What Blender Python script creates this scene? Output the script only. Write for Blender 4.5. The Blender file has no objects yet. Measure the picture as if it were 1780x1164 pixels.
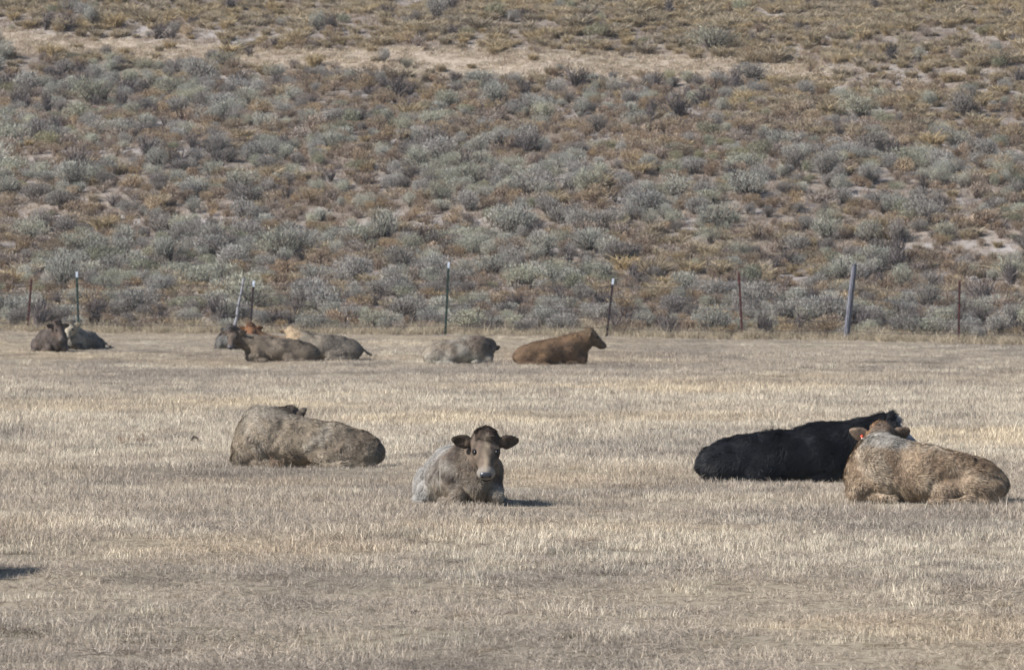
import bpy, math, random
import numpy as np
from mathutils import Vector, Matrix
R = math.radians
rng = np.random.default_rng(7)
random.seed(7)
scene = bpy.context.scene
COL = scene.collection

# ---------------------------------------------------------------- camera
FPX = 12361.0          # focal length in photo pixels (1780 wide)
CAMH = 2.2
HOR = 430.0            # horizon row in the photo
cam_d = bpy.data.cameras.new("camera")
cam_d.sensor_width = 36.0
cam_d.lens = 250.0
cam_d.clip_start = 0.5
cam_d.clip_end = 4000
cam_d.dof.use_dof = True
cam_d.dof.focus_distance = 62.0
cam_d.dof.aperture_fstop = 14.0
cam = bpy.data.objects.new("camera", cam_d)
cam.location = (0, 0, CAMH)
cam.rotation_euler = (R(90) - math.atan((582.0 - HOR) / FPX), 0, 0)
COL.objects.link(cam)
scene.camera = cam

# ---------------------------------------------------------------- light
SUN_EL = R(37)
SUN_V = Vector((-0.93, -0.37, 0)).normalized()          # towards the sun
sd = Vector((SUN_V.x * math.cos(SUN_EL), SUN_V.y * math.cos(SUN_EL), math.sin(SUN_EL)))
world = bpy.data.worlds.new("World")
scene.world = world
world.use_nodes = True
nt = world.node_tree
nt.nodes.clear()
sky = nt.nodes.new("ShaderNodeTexSky")
sky.sky_type = 'NISHITA'
sky.sun_disc = False
sky.sun_elevation = SUN_EL
sky.sun_rotation = math.atan2(sd.x, sd.y)
sky.altitude = 1500
bg = nt.nodes.new("ShaderNodeBackground")
bg.inputs[1].default_value = 0.10
wo = nt.nodes.new("ShaderNodeOutputWorld")
nt.links.new(sky.outputs[0], bg.inputs[0])
nt.links.new(bg.outputs[0], wo.inputs[0])
sun_d = bpy.data.lights.new("sun", 'SUN')
sun_d.energy = 5.0
sun_d.angle = R(0.5)
sun_d.color = (1.0, 0.975, 0.95)
sun = bpy.data.objects.new("sun", sun_d)
sun.rotation_euler = (-sd).to_track_quat('-Z', 'Y').to_euler()
COL.objects.link(sun)
scene.view_settings.view_transform = 'Standard'
scene.view_settings.look = 'None'
scene.view_settings.gamma = 1.0
scene.view_settings.use_curve_mapping = False
scene.view_settings.exposure = 0.47

# ---------------------------------------------------------------- helpers
def lin(c):
    c = np.asarray(c, float) / 255.0
    return np.where(c <= 0.04045, c / 12.92, ((c + 0.055) / 1.055) ** 2.4)

def tag(o, label=None, cat=None, group=None, kind=None):
    if label: o['label'] = label
    if cat: o['category'] = cat
    if group: o['group'] = group
    if kind: o['kind'] = kind
    return o

def mesh_from(name, V, F, mats=(), col=None, smooth=True, quads=True):
    me = bpy.data.meshes.new(name)
    V = np.asarray(V, np.float32)
    if isinstance(F, np.ndarray):
        n = F.shape[1]
        me.vertices.add(len(V)); me.vertices.foreach_set('co', V.ravel())
        me.loops.add(F.size); me.loops.foreach_set('vertex_index', F.astype(np.int32).ravel())
        me.polygons.add(len(F))
        me.polygons.foreach_set('loop_start', np.arange(0, F.size, n, dtype=np.int32))
        me.polygons.foreach_set('loop_total', np.full(len(F), n, np.int32))
    else:
        me.from_pydata([tuple(map(float, v)) for v in V], [], F)
    if smooth:
        me.polygons.foreach_set('use_smooth', np.ones(len(me.polygons), bool))
    me.update(calc_edges=True)
    if col is not None:
        a = me.color_attributes.new('Col', 'FLOAT_COLOR', 'POINT')
        c4 = np.ones((len(V), 4), np.float32); c4[:, :3] = col
        a.data.foreach_set('color', c4.ravel())
    for m in mats: me.materials.append(m)
    return me

def add_obj(name, me, parent=None, loc=None):
    o = bpy.data.objects.new(name, me)
    if parent: o.parent = parent
    if loc is not None: o.location = loc
    COL.objects.link(o)
    return o

def empty(name, loc=(0, 0, 0), rz=0.0):
    o = bpy.data.objects.new(name, None)
    o.empty_display_size = 0.2
    o.location = loc; o.rotation_euler = (0, 0, rz)
    COL.objects.link(o)
    return o

def snoise(P, seed=0, scale=1.0, octaves=4):
    """cheap smooth noise, about -1..1, any dimension"""
    r = np.random.default_rng(seed)
    P = np.asarray(P, np.float64) / scale
    out = np.zeros(P.shape[:-1]); amp = 1.0; tot = 0
    for o in range(octaves):
        W = P + 0.6 * np.sin(P[..., ::-1] * 1.3 + o)
        for k in range(5):
            d = r.normal(size=P.shape[-1]); d /= np.linalg.norm(d)
            out += amp * np.sin(W @ (d * (2.0 ** o) * r.uniform(.7, 1.4) * 2.2) + r.uniform(0, 6.28)) / 2.4
        tot += amp; amp *= 0.55
    return out / tot

def sstep(a, b, x):
    t = np.clip((x - a) / (b - a), 0, 1)
    return t * t * (3 - 2 * t)

# ---------------------------------------------------------------- terrain
def fence_y(x):
    return 156.0 - 0.40 * np.clip(x, -40, 40)
def terrain(x, y):
    x = np.asarray(x, float); y = np.asarray(y, float)
    yf = fence_y(x)
    zf = 0.27 - 0.012 * np.clip(x, -2, 12)
    rise = zf * sstep(116, 160, y + (156 - yf))
    u = (0.030 * np.sin(y * 0.83 + 0.5 * np.sin(x * 0.31)) + 0.020 * np.sin(y * 1.9 + x * 0.6 + 1.3)
         + 0.016 * np.sin(x * 1.1 + y * 0.37) + 0.012 * np.sin(x * 2.3 - y * 2.9)) * 0.75
    u = u * (0.5 + 0.5 * sstep(60, 40, y) + 0.2)
    d = np.maximum(y - yf, 0)
    de = np.where(d < 180, d, 180 + 60 * (1 - np.exp(-(d - 180).clip(0) / 60)))
    hill = 0.158 * de - 0.42 * (1 - np.exp(-d / 7.0))
    hu = (0.22 * np.sin(y * 0.21 + x * 0.12 + 0.8) + 0.16 * np.sin(x * 0.33 - y * 0.14) + 0.07 * np.sin(y * 0.9 + x * 0.5)
          + 0.05 * np.sin(x * 1.3 - y * 0.4)) * sstep(1, 14, d)
    return rise + u + hill + hu

def project(x, y, z):
    return 890 + FPX * x / y, HOR - FPX * (z - CAMH) / y

_D = np.concatenate([np.arange(25, 170, 0.05), np.arange(170, 420, 0.1)])
def ground_at(px, py):
    x = (px - 890) / FPX * _D
    zr = CAMH - (py - HOR) / FPX * _D
    hit = np.nonzero(terrain(x, _D) >= zr)[0]
    i = hit[0] if len(hit) else len(_D) - 1
    return float(x[i]), float(_D[i]), float(terrain(x[i], _D[i]))

# strip of pale dry grass crossing the slope, as a curve on the slope
def strip_mask(px, py):
    c = 72 + 0.045 * px + 8 * np.sin(px / 260.0)
    c = np.where(px > 1150, c, c)
    w = 15 + 6 * sstep(600, 300, px) - 4 * np.sin(px / 170.0) + 6 * sstep(500, 800, px)
    fade = sstep(1560, 1380, px)
    return sstep(w * 1.5, w * 0.5, np.abs(py - c)) * fade

# ---------------------------------------------------------------- materials
def new_mat(name, rough=0.9, spec=0.2):
    m = bpy.data.materials.new(name); m.use_nodes = True
    b = m.node_tree.nodes['Principled BSDF']
    b.inputs['Roughness'].default_value = rough
    b.inputs['Specular IOR Level'].default_value = spec
    return m, m.node_tree, b

def attr_mat(name, rough=0.85, spec=0.15, transl=0.0, rand=0.0, patches=None, hue=0.0):
    """colour from the 'Col' attribute, varied per object and by world-space patches"""
    m, t, b = new_mat(name, rough, spec)
    N = t.nodes.new; L = t.links.new
    a = N('ShaderNodeAttribute'); a.attribute_name = 'Col'
    cur = a.outputs['Color']
    if rand:
        oi = N('ShaderNodeObjectInfo')
        mr = N('ShaderNodeMapRange'); mr.inputs[3].default_value = 1 - rand; mr.inputs[4].default_value = 1 + rand
        L(oi.outputs['Random'], mr.inputs[0])
        mx = N('ShaderNodeMix'); mx.data_type = 'RGBA'; mx.blend_type = 'MULTIPLY'; mx.inputs[0].default_value = 1
        L(cur, mx.inputs[6]); L(mr.outputs[0], mx.inputs[7]); cur = mx.outputs[2]
        if hue:
            hs = N('ShaderNodeHueSaturation')
            ml = N('ShaderNodeMath'); ml.operation = 'MULTIPLY'; ml.inputs[1].default_value = 7.31
            fr = N('ShaderNodeMath'); fr.operation = 'FRACT'
            L(oi.outputs['Random'], ml.inputs[0]); L(ml.outputs[0], fr.inputs[0])
            m2 = N('ShaderNodeMapRange'); m2.inputs[3].default_value = 1 - hue; m2.inputs[4].default_value = 1 + hue
            L(fr.outputs[0], m2.inputs[0]); L(m2.outputs[0], hs.inputs['Saturation'])
            L(cur, hs.inputs['Color']); cur = hs.outputs[0]
    if patches:
        g = N('ShaderNodeNewGeometry')
        for (sc, col, lo, hi, det) in patches:
            mp = N('ShaderNodeMapping'); mp.inputs['Scale'].default_value = sc
            L(g.outputs['Position'], mp.inputs[0])
            ns = N('ShaderNodeTexNoise'); ns.inputs['Scale'].default_value = 1.0; ns.inputs['Detail'].default_value = det
            L(mp.outputs[0], ns.inputs['Vector'])
            mr = N('ShaderNodeMapRange'); mr.interpolation_type = 'SMOOTHSTEP'
            mr.inputs[1].default_value = lo; mr.inputs[2].default_value = hi
            L(ns.outputs['Fac'], mr.inputs[0])
            mx = N('ShaderNodeMix'); mx.data_type = 'RGBA'; mx.blend_type = 'MULTIPLY'
            mx.inputs[7].default_value = (*col, 1)
            L(mr.outputs[0], mx.inputs[0]); L(cur, mx.inputs[6]); cur = mx.outputs[2]
    L(cur, b.inputs['Base Color'])
    if transl:
        tr = N('ShaderNodeBsdfTranslucent'); L(cur, tr.inputs[0])
        ms = N('ShaderNodeMixShader'); ms.inputs[0].default_value = transl
        L(b.outputs[0], ms.inputs[1]); L(tr.outputs[0], ms.inputs[2])
        L(ms.outputs[0], t.nodes['Material Output'].inputs[0])
    return m

FIELD_PATCH = [((0.22, 0.10, 1), (0.80, 0.80, 0.82), 0.50, 0.62, 3.0),
               ((0.9, 0.42, 1), (0.74, 0.74, 0.75), 0.54, 0.68, 4.0),
               ((0.12, 0.07, 1), (1.12, 1.08, 1.0), 0.50, 0.66, 2.0),
               ((2.2, 1.1, 1), (0.70, 0.66, 0.60), 0.62, 0.74, 3.0)]
M_GRASS = attr_mat('dry_grass', 0.7, 0.25, 0.25, 0.16, FIELD_PATCH)
M_HGRASS = attr_mat('slope_grass', 0.85, 0.1, 0.2, 0.18)
M_SHRUB = attr_mat('shrub_leaves', 0.9, 0.06, 0.30, 0.18, None, 0.14)
M_STEM = attr_mat('shrub_stems', 0.95, 0.05, 0.0, 0.2)
M_SOIL = attr_mat('soil', 0.95, 0.05, 0.0, 0.0, [((1.7, 0.8, 1), (0.75, 0.72, 0.7), 0.48, 0.62, 5.0), ((9, 6, 1), (0.72, 0.70, 0.68), 0.5, 0.6, 4.0)])
M_FIELD = attr_mat('field_soil', 0.95, 0.05, 0.0, 0.0, FIELD_PATCH + [((14, 9, 1), (0.6, 0.58, 0.56), 0.5, 0.6, 4.0)])
M_COAT = attr_mat('cattle_coat', 0.62, 0.25)
M_HIDE = attr_mat('cattle_hide', 0.8, 0.15)

def plain(name, rgb, rough=0.6, spec=0.4, metal=0.0):
    m, t, b = new_mat(name, rough, spec)
    b.inputs['Base Color'].default_value = (*lin(rgb), 1); b.inputs['Metallic'].default_value = metal
    return m
M_NOSE = plain('wet_nose', (58, 60, 68), 0.28, 0.7)
M_NOSTRIL = plain('nostril', (14, 13, 14), 0.5, 0.3)
M_EYE = plain('eye', (12, 10, 9), 0.22, 0.45)
M_TAG = plain('ear_tag_orange', (205, 72, 44), 0.45, 0.5)
M_TAGW = plain('ear_tag_button', (235, 228, 220), 0.45, 0.5)

def worn(name, c1, c2, scale=(30, 30, 6), rough=0.75, spec=0.3):
    m, t, b = new_mat(name, rough, spec)
    g = t.nodes.new('ShaderNodeTexCoord'); mp = t.nodes.new('ShaderNodeMapping'); mp.inputs['Scale'].default_value = scale
    ns = t.nodes.new('ShaderNodeTexNoise'); ns.inputs['Scale'].default_value = 1; ns.inputs['Detail'].default_value = 5
    cr = t.nodes.new('ShaderNodeValToRGB')
    cr.color_ramp.elements[0].position = .38; cr.color_ramp.elements[1].position = .62
    cr.color_ramp.elements[0].color = (*lin(c1), 1); cr.color_ramp.elements[1].color = (*lin(c2), 1)
    t.links.new(g.outputs['Object'], mp.inputs[0]); t.links.new(mp.outputs[0], ns.inputs['Vector'])
    t.links.new(ns.outputs['Fac'], cr.inputs[0]); t.links.new(cr.outputs[0], b.inputs['Base Color'])
    bp = t.nodes.new('ShaderNodeBump'); bp.inputs['Strength'].default_value = .4; bp.inputs['Distance'].default_value = .01
    t.links.new(ns.outputs['Fac'], bp.inputs['Height']); t.links.new(bp.outputs[0], b.inputs['Normal'])
    return m
M_RUST = worn('rusty_post_paint', (96, 52, 46), (66, 44, 42))
M_GREEN = worn('green_post_paint', (36, 62, 52), (46, 58, 52))
M_DARKP = worn('dark_post_paint', (62, 44, 44), (46, 40, 42))
M_CAPW = worn('white_post_tip', (215, 222, 232), (170, 175, 185))
M_WOOD = worn('weathered_wood', (122, 122, 130), (84, 82, 88), (60, 60, 3), 0.9, 0.1)
M_WOODP = worn('pale_weathered_wood', (156, 154, 156), (116, 114, 118), (60, 60, 3), 0.9, 0.1)
M_WIRE = worn('fence_wire', (58, 52, 52), (46, 40, 38), (5, 5, 5), 0.6, 0.4)

# ---------------------------------------------------------------- ground
def grid_obj(name, xs, ys, colfn, mat):
    X, Y = np.meshgrid(xs, ys)
    Z = terrain(X, Y)
    V = np.stack([X, Y, Z], -1).reshape(-1, 3)
    nx, ny = len(xs), len(ys)
    i = np.arange(nx - 1)[None, :] + nx * np.arange(ny - 1)[:, None]
    F = np.stack([i, i + 1, i + 1 + nx, i + nx], -1).reshape(-1, 4)
    me = mesh_from(name, V, F, [mat], colfn(X, Y, Z).reshape(-1, 3))
    return add_obj(name, me)

def warp_rows(ys):  # skew rows so they follow the fence line
    return ys
STRAW = lin((166, 153, 132)); SOIL = lin((142, 131, 120)); PINK = lin((152, 145, 139))
def field_col(X, Y, Z):
    n = snoise(np.stack([X, Y], -1), 3, 2.5)[..., None]
    return STRAW * 0.80 * (1 + 0.16 * n)
def hill_col(X, Y, Z):
    PX, PY = project(X, np.maximum(Y, 1), Z)
    sm = strip_mask(PX, PY)[..., None]
    n = snoise(np.stack([X, Y * 0.6], -1), 5, 3.0)[..., None]
    n2 = snoise(np.stack([X, Y * 0.6], -1), 6, 1.2)[..., None]
    base = SOIL * (1 + .14 * n) 
    base = base + (PINK - SOIL) * sstep(-.1, .5, n2)
    base = base + (lin((176, 160, 140)) - base) * sm * 0.8
    edge = sstep(3.5, 0.5, Y - fence_y(X))[..., None]
    return base + (STRAW * .85 - base) * edge

xs_in = np.arange(-26, 26.01, 0.5)
xs = np.concatenate([[-1200, -600, -300, -150, -80, -50, -36], xs_in, [36, 50, 80, 150, 300, 600, 1200]])
ys_f = np.concatenate([[-1200, -500, -200, -80, -20, 10], np.arange(24, 170.1, 0.5)])
# the field stops at the fence line: rows beyond it belong to the slope
def build_ground():
    X, Y0 = np.meshgrid(xs, ys_f)
    Yf = fence_y(X)
    t = (Y0 - 24) / (170.0 - 24)
    Y = np.where(Y0 > 24, 24 + t * (Yf - 24), Y0)
    Z = terrain(X, Y)
    nx, ny = len(xs), len(ys_f)
    i = np.arange(nx - 1)[None, :] + nx * np.arange(ny - 1)[:, None]
    F = np.stack([i, i + 1, i + 1 + nx, i + nx], -1).reshape(-1, 4)
    o = add_obj('field', mesh_from('field', np.stack([X, Y, Z], -1).reshape(-1, 3), F, [M_FIELD], field_col(X, Y, Z).reshape(-1, 3)))
    tag(o, 'dry mown pasture of pale straw coloured stubble', kind='structure')
    ds = np.concatenate([np.arange(0, 110, 0.5), [115, 125, 140, 160, 180, 210, 250, 320, 450, 700, 1100, 1800]])
    X, Dd = np.meshgrid(xs, ds)
    Y = fence_y(X) + Dd
    Z = terrain(X, Y)
    ny = len(ds)
    i = np.arange(nx - 1)[None, :] + nx * np.arange(ny - 1)[:, None]
    F = np.stack([i, i + 1, i + 1 + nx, i + nx], -1).reshape(-1, 4)
    o = add_obj('hillside', mesh_from('hillside', np.stack([X, Y, Z], -1).reshape(-1, 3), F, [M_SOIL], hill_col(X, Y, Z).reshape(-1, 3)))
    tag(o, 'dry sagebrush slope rising behind the fence', kind='structure')
build_ground()

# ---------------------------------------------------------------- air
def build_haze():
    x0, x1, y0, y1, z0, z1 = -1300, 1300, -1300, 2200, -2.0, 46.0
    V = [(x, y, z) for z in (z0, z1) for (x, y) in ((x0, y0), (x1, y0), (x1, y1), (x0, y1))]
    F = [(3, 2, 1, 0), (4, 5, 6, 7), (0, 1, 5, 4), (1, 2, 6, 5), (2, 3, 7, 6), (3, 0, 4, 7)]
    m = bpy.data.materials.new('air'); m.use_nodes = True
    t = m.node_tree; t.nodes.clear()
    out = t.nodes.new('ShaderNodeOutputMaterial'); pv = t.nodes.new('ShaderNodeVolumePrincipled')
    pv.inputs['Color'].default_value = (.93, .96, 1, 1); pv.inputs['Density'].default_value = HAZE
    t.links.new(pv.outputs[0], out.inputs['Volume'])
    o = add_obj('haze', mesh_from('haze', V, F, [m], smooth=False))
    tag(o, kind='stuff')
HAZE = 0.00014
build_haze()

# ---------------------------------------------------------------- blades and tufts
def blades(root, dirv, L, w, col, r, bend=0.0, taper=0.35):
    """n blades of 2 segments; returns V,F(quads),C"""
    n = len(root)
    side = np.cross(dirv, r.normal(size=(n, 3))); side /= np.linalg.norm(side, axis=1)[:, None] + 1e-9
    L = np.broadcast_to(L, (n,))[:, None]; w = np.broadcast_to(w, (n,))[:, None]
    mid = root + dirv * L * .55
    drop = r.normal(size=(n, 3)) * bend * L; drop[:, 2] = -np.abs(drop[:, 2])
    tip = root + dirv * L + drop
    V = np.stack([root - side * w * .5, root + side * w * .5, mid + side * w * .42, mid - side * w * .42,
                  tip + side * w * .5 * taper, tip - side * w * .5 * taper], 1).reshape(-1, 3)
    b = np.arange(n)[:, None] * 6
    F = np.concatenate([b + np.array([[0, 1, 2, 3]]), b + np.array([[3, 2, 4, 5]])], 0)
    C = np.repeat(col, 6, axis=0)
    return V, F, C

def merge(parts):
    V = []; F = []; C = []; k = 0
    for v, f, c in parts:
        V.append(v); F.append(f + k); C.append(c); k += len(v)
    return np.concatenate(V), np.concatenate(F), np.concatenate(C)

def colmix(c1, c2, n, r, jit=0.12):
    t = r.random((n, 1)); c = lin(c1) * (1 - t) + lin(c2) * t
    return c * (1 + jit * r.normal(size=(n, 1)))

def unit(v): return v / (np.linalg.norm(v, axis=-1, keepdims=True) + 1e-9)

def stubble(seed, n, rad, h, flat=0.0, w=0.005, c=((227, 211, 188), (142, 128, 114)), bend=.12):
    r = np.random.default_rng(seed)
    a = r.uniform(0, 6.28, n); q = rad * np.sqrt(r.random(n))
    root = np.stack([q * np.cos(a), q * np.sin(a), np.full(n, -0.015)], 1)
    d = np.stack([r.normal(0, .22 + flat, n), r.normal(0, .22 + flat, n), np.full(n, 1.0 - .75 * min(flat, 1))], 1)
    d = unit(d); d[:, 2] = np.abs(d[:, 2]) + .06
    L = r.uniform(h * .5, h * 1.25, n)
    return blades(root, unit(d), L, r.uniform(w * .7, w * 1.3, n), colmix(c[0], c[1], n, r, .14), r, bend)

# geometry-node instancer for uncountable cover
def scatter(name, pts, rotz, scl, var, sources, label):
    me = bpy.data.meshes.new(name)
    me.vertices.add(len(pts)); me.vertices.foreach_set('co', pts.astype(np.float32).ravel())
    for nm, ty, key, dat in (('rz', 'FLOAT', 'value', rotz), ('sc', 'FLOAT', 'value', scl), ('vi', 'INT', 'value', var)):
        a = me.attributes.new(nm, ty, 'POINT'); a.data.foreach_set(key, dat.astype(np.int32 if ty == 'INT' else np.float32))
    o = add_obj(name, me)
    ng = bpy.data.node_groups.new(name, 'GeometryNodeTree')
    ng.interface.new_socket('Geometry', in_out='INPUT', socket_type='NodeSocketGeometry')
    ng.interface.new_socket('Geometry', in_out='OUTPUT', socket_type='NodeSocketGeometry')
    N = ng.nodes.new; L = ng.links.new
    gi = N('NodeGroupInput'); go = N('NodeGroupOutput'); jn = N('GeometryNodeJoinGeometry')
    def attr(nm, ty):
        a = N('GeometryNodeInputNamedAttribute'); a.data_type = ty; a.inputs[0].default_value = nm
        return a.outputs[0]
    rz = attr('rz', 'FLOAT'); sc = attr('sc', 'FLOAT'); vi = attr('vi', 'INT')
    cx = N('ShaderNodeCombineXYZ'); L(rz, cx.inputs[2])
    for k, s in enumerate(sources):
        cmp_ = N('FunctionNodeCompare'); cmp_.data_type = 'INT'; cmp_.operation = 'EQUAL'
        L(vi, cmp_.inputs[2]); cmp_.inputs[3].default_value = k
        oi = N('GeometryNodeObjectInfo'); oi.inputs[0].default_value = s; oi.inputs['As Instance'].default_value = True
        ip = N('GeometryNodeInstanceOnPoints')
        L(gi.outputs[0], ip.inputs['Points']); L(cmp_.outputs[0], ip.inputs['Selection'])
        L(oi.outputs['Geometry'], ip.inputs['Instance'])
        L(cx.outputs[0], ip.inputs['Rotation']); L(sc, ip.inputs['Scale'])
        L(ip.outputs[0], jn.inputs[0])
    L(jn.outputs[0], go.inputs[0])
    md = o.modifiers.new('cover', 'NODES'); md.node_group = ng
    return tag(o, label, kind='stuff')

def source(name, parts, mat):
    V, F, C = parts
    return bpy.data.objects.new(name, mesh_from(name, V, F, [mat], C, smooth=False))   # never linked: only instanced

def in_view_pts(n, ylo, yhi, margin=2.0, seed=1, ybias=None):
    r = np.random.default_rng(seed)
    out = []
    half = lambda y: 0.073 * y + margin
    y = r.uniform(ylo, yhi, n * 2)
    keep = r.random(len(y)) < half(y) / half(yhi)
    y = y[keep]
    x = r.uniform(-1, 1, len(y)) * half(y)
    return x, y, r

# ---------------------------------------------------------------- cattle (implicit body, one continuous mesh)
def sm_min(a, b, k):
    h = np.clip(.5 + .5 * (b - a) / k, 0, 1)
    return b + (a - b) * h - k * h * (1 - h)
def sd_ell(P, c, r):
    q = P - np.array(c, np.float32); r = np.array(r, np.float32)
    k0 = np.sqrt(((q / r) ** 2).sum(-1)); k1 = np.sqrt(((q / (r * r)) ** 2).sum(-1)) + 1e-6
    return k0 * (k0 - 1) / k1
def sd_cone(P, a, b, r1, r2):
    a = np.array(a, np.float32); b = np.array(b, np.float32)
    ba = b - a; q = P - a
    h = np.clip((q @ ba) / (ba @ ba), 0, 1)
    return np.sqrt(((q - h[..., None] * ba) ** 2).sum(-1)) - (r1 + (r2 - r1) * h)

def surface_nets(F, org, h):
    s = F < 0
    nx, ny, nz = F.shape
    cs = [s[i:nx - 1 + i, j:ny - 1 + j, k:nz - 1 + k] for i in (0, 1) for j in (0, 1) for k in (0, 1)]
    cnt = sum(c.astype(np.int8) for c in cs)
    act = np.argwhere((cnt > 0) & (cnt < 8))
    idm = -np.ones((nx - 1, ny - 1, nz - 1), np.int64); idm[tuple(act.T)] = np.arange(len(act))
    acc = np.zeros((len(act), 3)); num = np.zeros(len(act))
    cor = [(i, j, k) for i in (0, 1) for j in (0, 1) for k in (0, 1)]
    for a in range(8):
        for b in range(a + 1, 8):
            ca, cb = np.array(cor[a]), np.array(cor[b])
            if np.abs(ca - cb).sum() != 1: continue
            fa = F[tuple((act + ca).T)]; fb = F[tuple((act + cb).T)]
            m = (fa < 0) != (fb < 0)
            t = np.where(m, fa / np.where(m, fa - fb, 1), 0)
            acc += np.where(m[:, None], ca + t[:, None] * (cb - ca), 0); num += m
    V = (act + acc / num[:, None]) * h + org
    quads = []
    for ax in range(3):
        u, v = (ax + 1) % 3, (ax + 2) % 3
        e = np.zeros(3, int); e[ax] = 1
        lo = [slice(1, -1)] * 3; lo[ax] = slice(0, -1)
        A = s[tuple(slice(0, -1) if q == ax else slice(1, -1) for q in range(3))]
        B = s[tuple(slice(1, None) if q == ax else slice(1, -1) for q in range(3))]
        idx = np.argwhere(A != B)
        off = np.ones(3, int); off[ax] = 0
        g = idx + off
        inside = A[tuple(idx.T)]
        du = np.zeros(3, int); du[u] = 1; dv = np.zeros(3, int); dv[v] = 1
        q = np.stack([idm[tuple((g - du - dv).T)], idm[tuple((g - dv).T)], idm[tuple(g.T)], idm[tuple((g - du).T)]], 1)
        q[~inside] = q[~inside][:, ::-1]
        quads.append(q)
    return V, np.concatenate(quads)

FOOT = []
def head_mask(q):
    hm = (q[:, 0] > -.05) & (q[:, 0] < .45) & (np.abs(q[:, 1]) < .14 - .12 * np.clip(q[:, 0] - .2, 0, 1)) & (q[:, 2] > -.205 + .14 * np.clip(q[:, 0], 0, 1)) & (q[:, 2] < .08)
    e = (q[:, 0] > -.07) & (q[:, 0] < .10) & (np.abs(q[:, 1]) < .34) & (np.abs(q[:, 2] + .03) < .11)
    return hm | e
def calf(px, py, head_deg, poll, hz, hpitch, size=1.0, zs=1.0, hs=1.0, label='', name='calf', fine=.014, colour=None, fur=14000,
         fur_len=.04, seed=1, neck_mid=None, ears=(0, 0), tail=None, eartag=False, roll=0.0, headfree=True, fold=(1, 1), taper=0.1, nk=1.0):
    bx, by, bz = ground_at(px, py)
    FOOT.append((bx, by, .6))
    root = empty(name, (bx, by, bz), R(head_deg))
    tag(root, label, 'calf', None)
    ca, sa = math.cos(R(head_deg)), math.sin(R(head_deg))
    def loc(v):   # image-aligned offset (right, away, up) -> local
        return np.array([ca * v[0] + sa * v[1], -sa * v[0] + ca * v[1], v[2]])
    Pp = loc(poll)
    az = R(hz - head_deg); pt = R(hpitch)
    X = np.array([math.cos(az) * math.cos(pt), math.sin(az) * math.cos(pt), math.sin(pt)])
    Yv = np.array([-math.sin(az), math.cos(az), 0.0]); Zv = np.cross(X, Yv)
    c_, s_ = math.cos(R(roll)), math.sin(R(roll))
    Yv, Zv = c_ * Yv + s_ * Zv, -s_ * Yv + c_ * Zv
    HM = np.stack([X, Yv, Zv], 1)          # columns
    S = size
    def b(v): return (v[0] * S, v[1] * S, v[2] * S * zs)
    def br(r): return (r[0] * S, r[1] * S, r[2] * S * zs)
    lo = np.array([-1.0 * S, -.62 * S, -.05]); hi = np.array([.95 * S, .62 * S, .72 * S])
    lo = np.minimum(lo, np.minimum(Pp - .42, Pp + X * .45 - .15)); hi = np.maximum(hi, np.maximum(Pp + .40, Pp + X * .45 + .15))
    lo[2] = -.05
    dims = np.ceil((hi - lo) / fine).astype(int) + 3
    gx, gy, gz = [lo[i] - fine + fine * np.arange(dims[i]) for i in range(3)]
    P = np.stack(np.meshgrid(gx, gy, gz, indexing='ij'), -1).astype(np.float32)
    k = .05 * S
    P0 = P
    P = P0.copy(); P[..., 2] /= (1 + taper * np.clip(P0[..., 0] / S, -.9, .5))
    F = sd_ell(P, b((-.08, 0, .25)), br((.62, .350, .30)))
    def U(d, kk=k):
        nonlocal F
        F = sm_min(F, d, kk)
    U(sd_ell(P, b((.34, 0, .30)), br((.33, .25, .30))))
    U(sd_ell(P, b((.27, 0, .47)), br((.25, .10, .11))))                 # withers
    U(sd_cone(P, b((-.38, 0, .470)), b((.25, 0, .52)), .055 * S, .05 * S)) # spine
    U(sd_ell(P, b((-.55, 0, .21)), br((.27, .25, .22)))); U(sd_ell(P, b((-.47, 0, .31)), br((.27, .22, .175))), .08 * S)                # rump
    for s in (-1, 1):
        f = fold[0] if s > 0 else fold[1]
        U(sd_ell(P, b((.36, s * .19, .26)), br((.20, .11, .22))), .04 * S)     # shoulder
        U(sd_ell(P, b((-.36, s * .13, .475)), br((.10, .07, .055))), .07 * S)     # hip
        U(sd_ell(P, b((-.72, s * .09, .23)), br((.07, .06, .07))), .08 * S)    # pin
        U(sd_ell(P, b((-.50, s * .24 * f, .17)), br((.28, .14, .19))), .028 * S) # thigh
        U(sd_ell(P, b((-.24, s * .31 * f, .11)), br((.16, .09, .11))), .05 * S) # stifle
        U(sd_cone(P, b((-.68, s * .28 * f, .05)), b((-.40, s * .37 * f, .025)), .055 * S, .042 * S), .03 * S)  # hock
        U(sd_cone(P, b((-.40, s * .37 * f, .025)), b((-.16, s * .39 * f, .015)), .040 * S, .034 * S), .03 * S)
        U(sd_cone(P, b((-.16, s * .39 * f, .015)), b((-.08, s * .40 * f, .01)), .042 * S, .036 * S), .02 * S)  # hind hoof
        U(sd_cone(P, b((.40, s * .17, .20)), b((.63, s * .18, .095)), .095 * S, .070 * S), .028 * S)    # forearm
        U(sd_cone(P, b((.62, s * .17, .075)), b((.36, s * .24, .045)), .052 * S, .036 * S), .02 * S)   # cannon folded back
        U(sd_cone(P, b((.36, s * .24, .045)), b((.27, s * .27, .04)), .042 * S, .036 * S), .02 * S)
    U(sd_ell(P, b((.58, 0, .20)), br((.13, .11, .16))), .06 * S)       # brisket
    # neck
    P = P0
    n0 = np.array(b((.36, 0, .37))); n3 = Pp - X * .02 - Zv * .06 * hs
    if neck_mid is not None: n1 = loc(neck_mid)
    else: n1 = np.array(b((.52, 0, .42))) * .5 + n3 * .5
    c0 = n0 * .5 + n1 * .5
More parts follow.
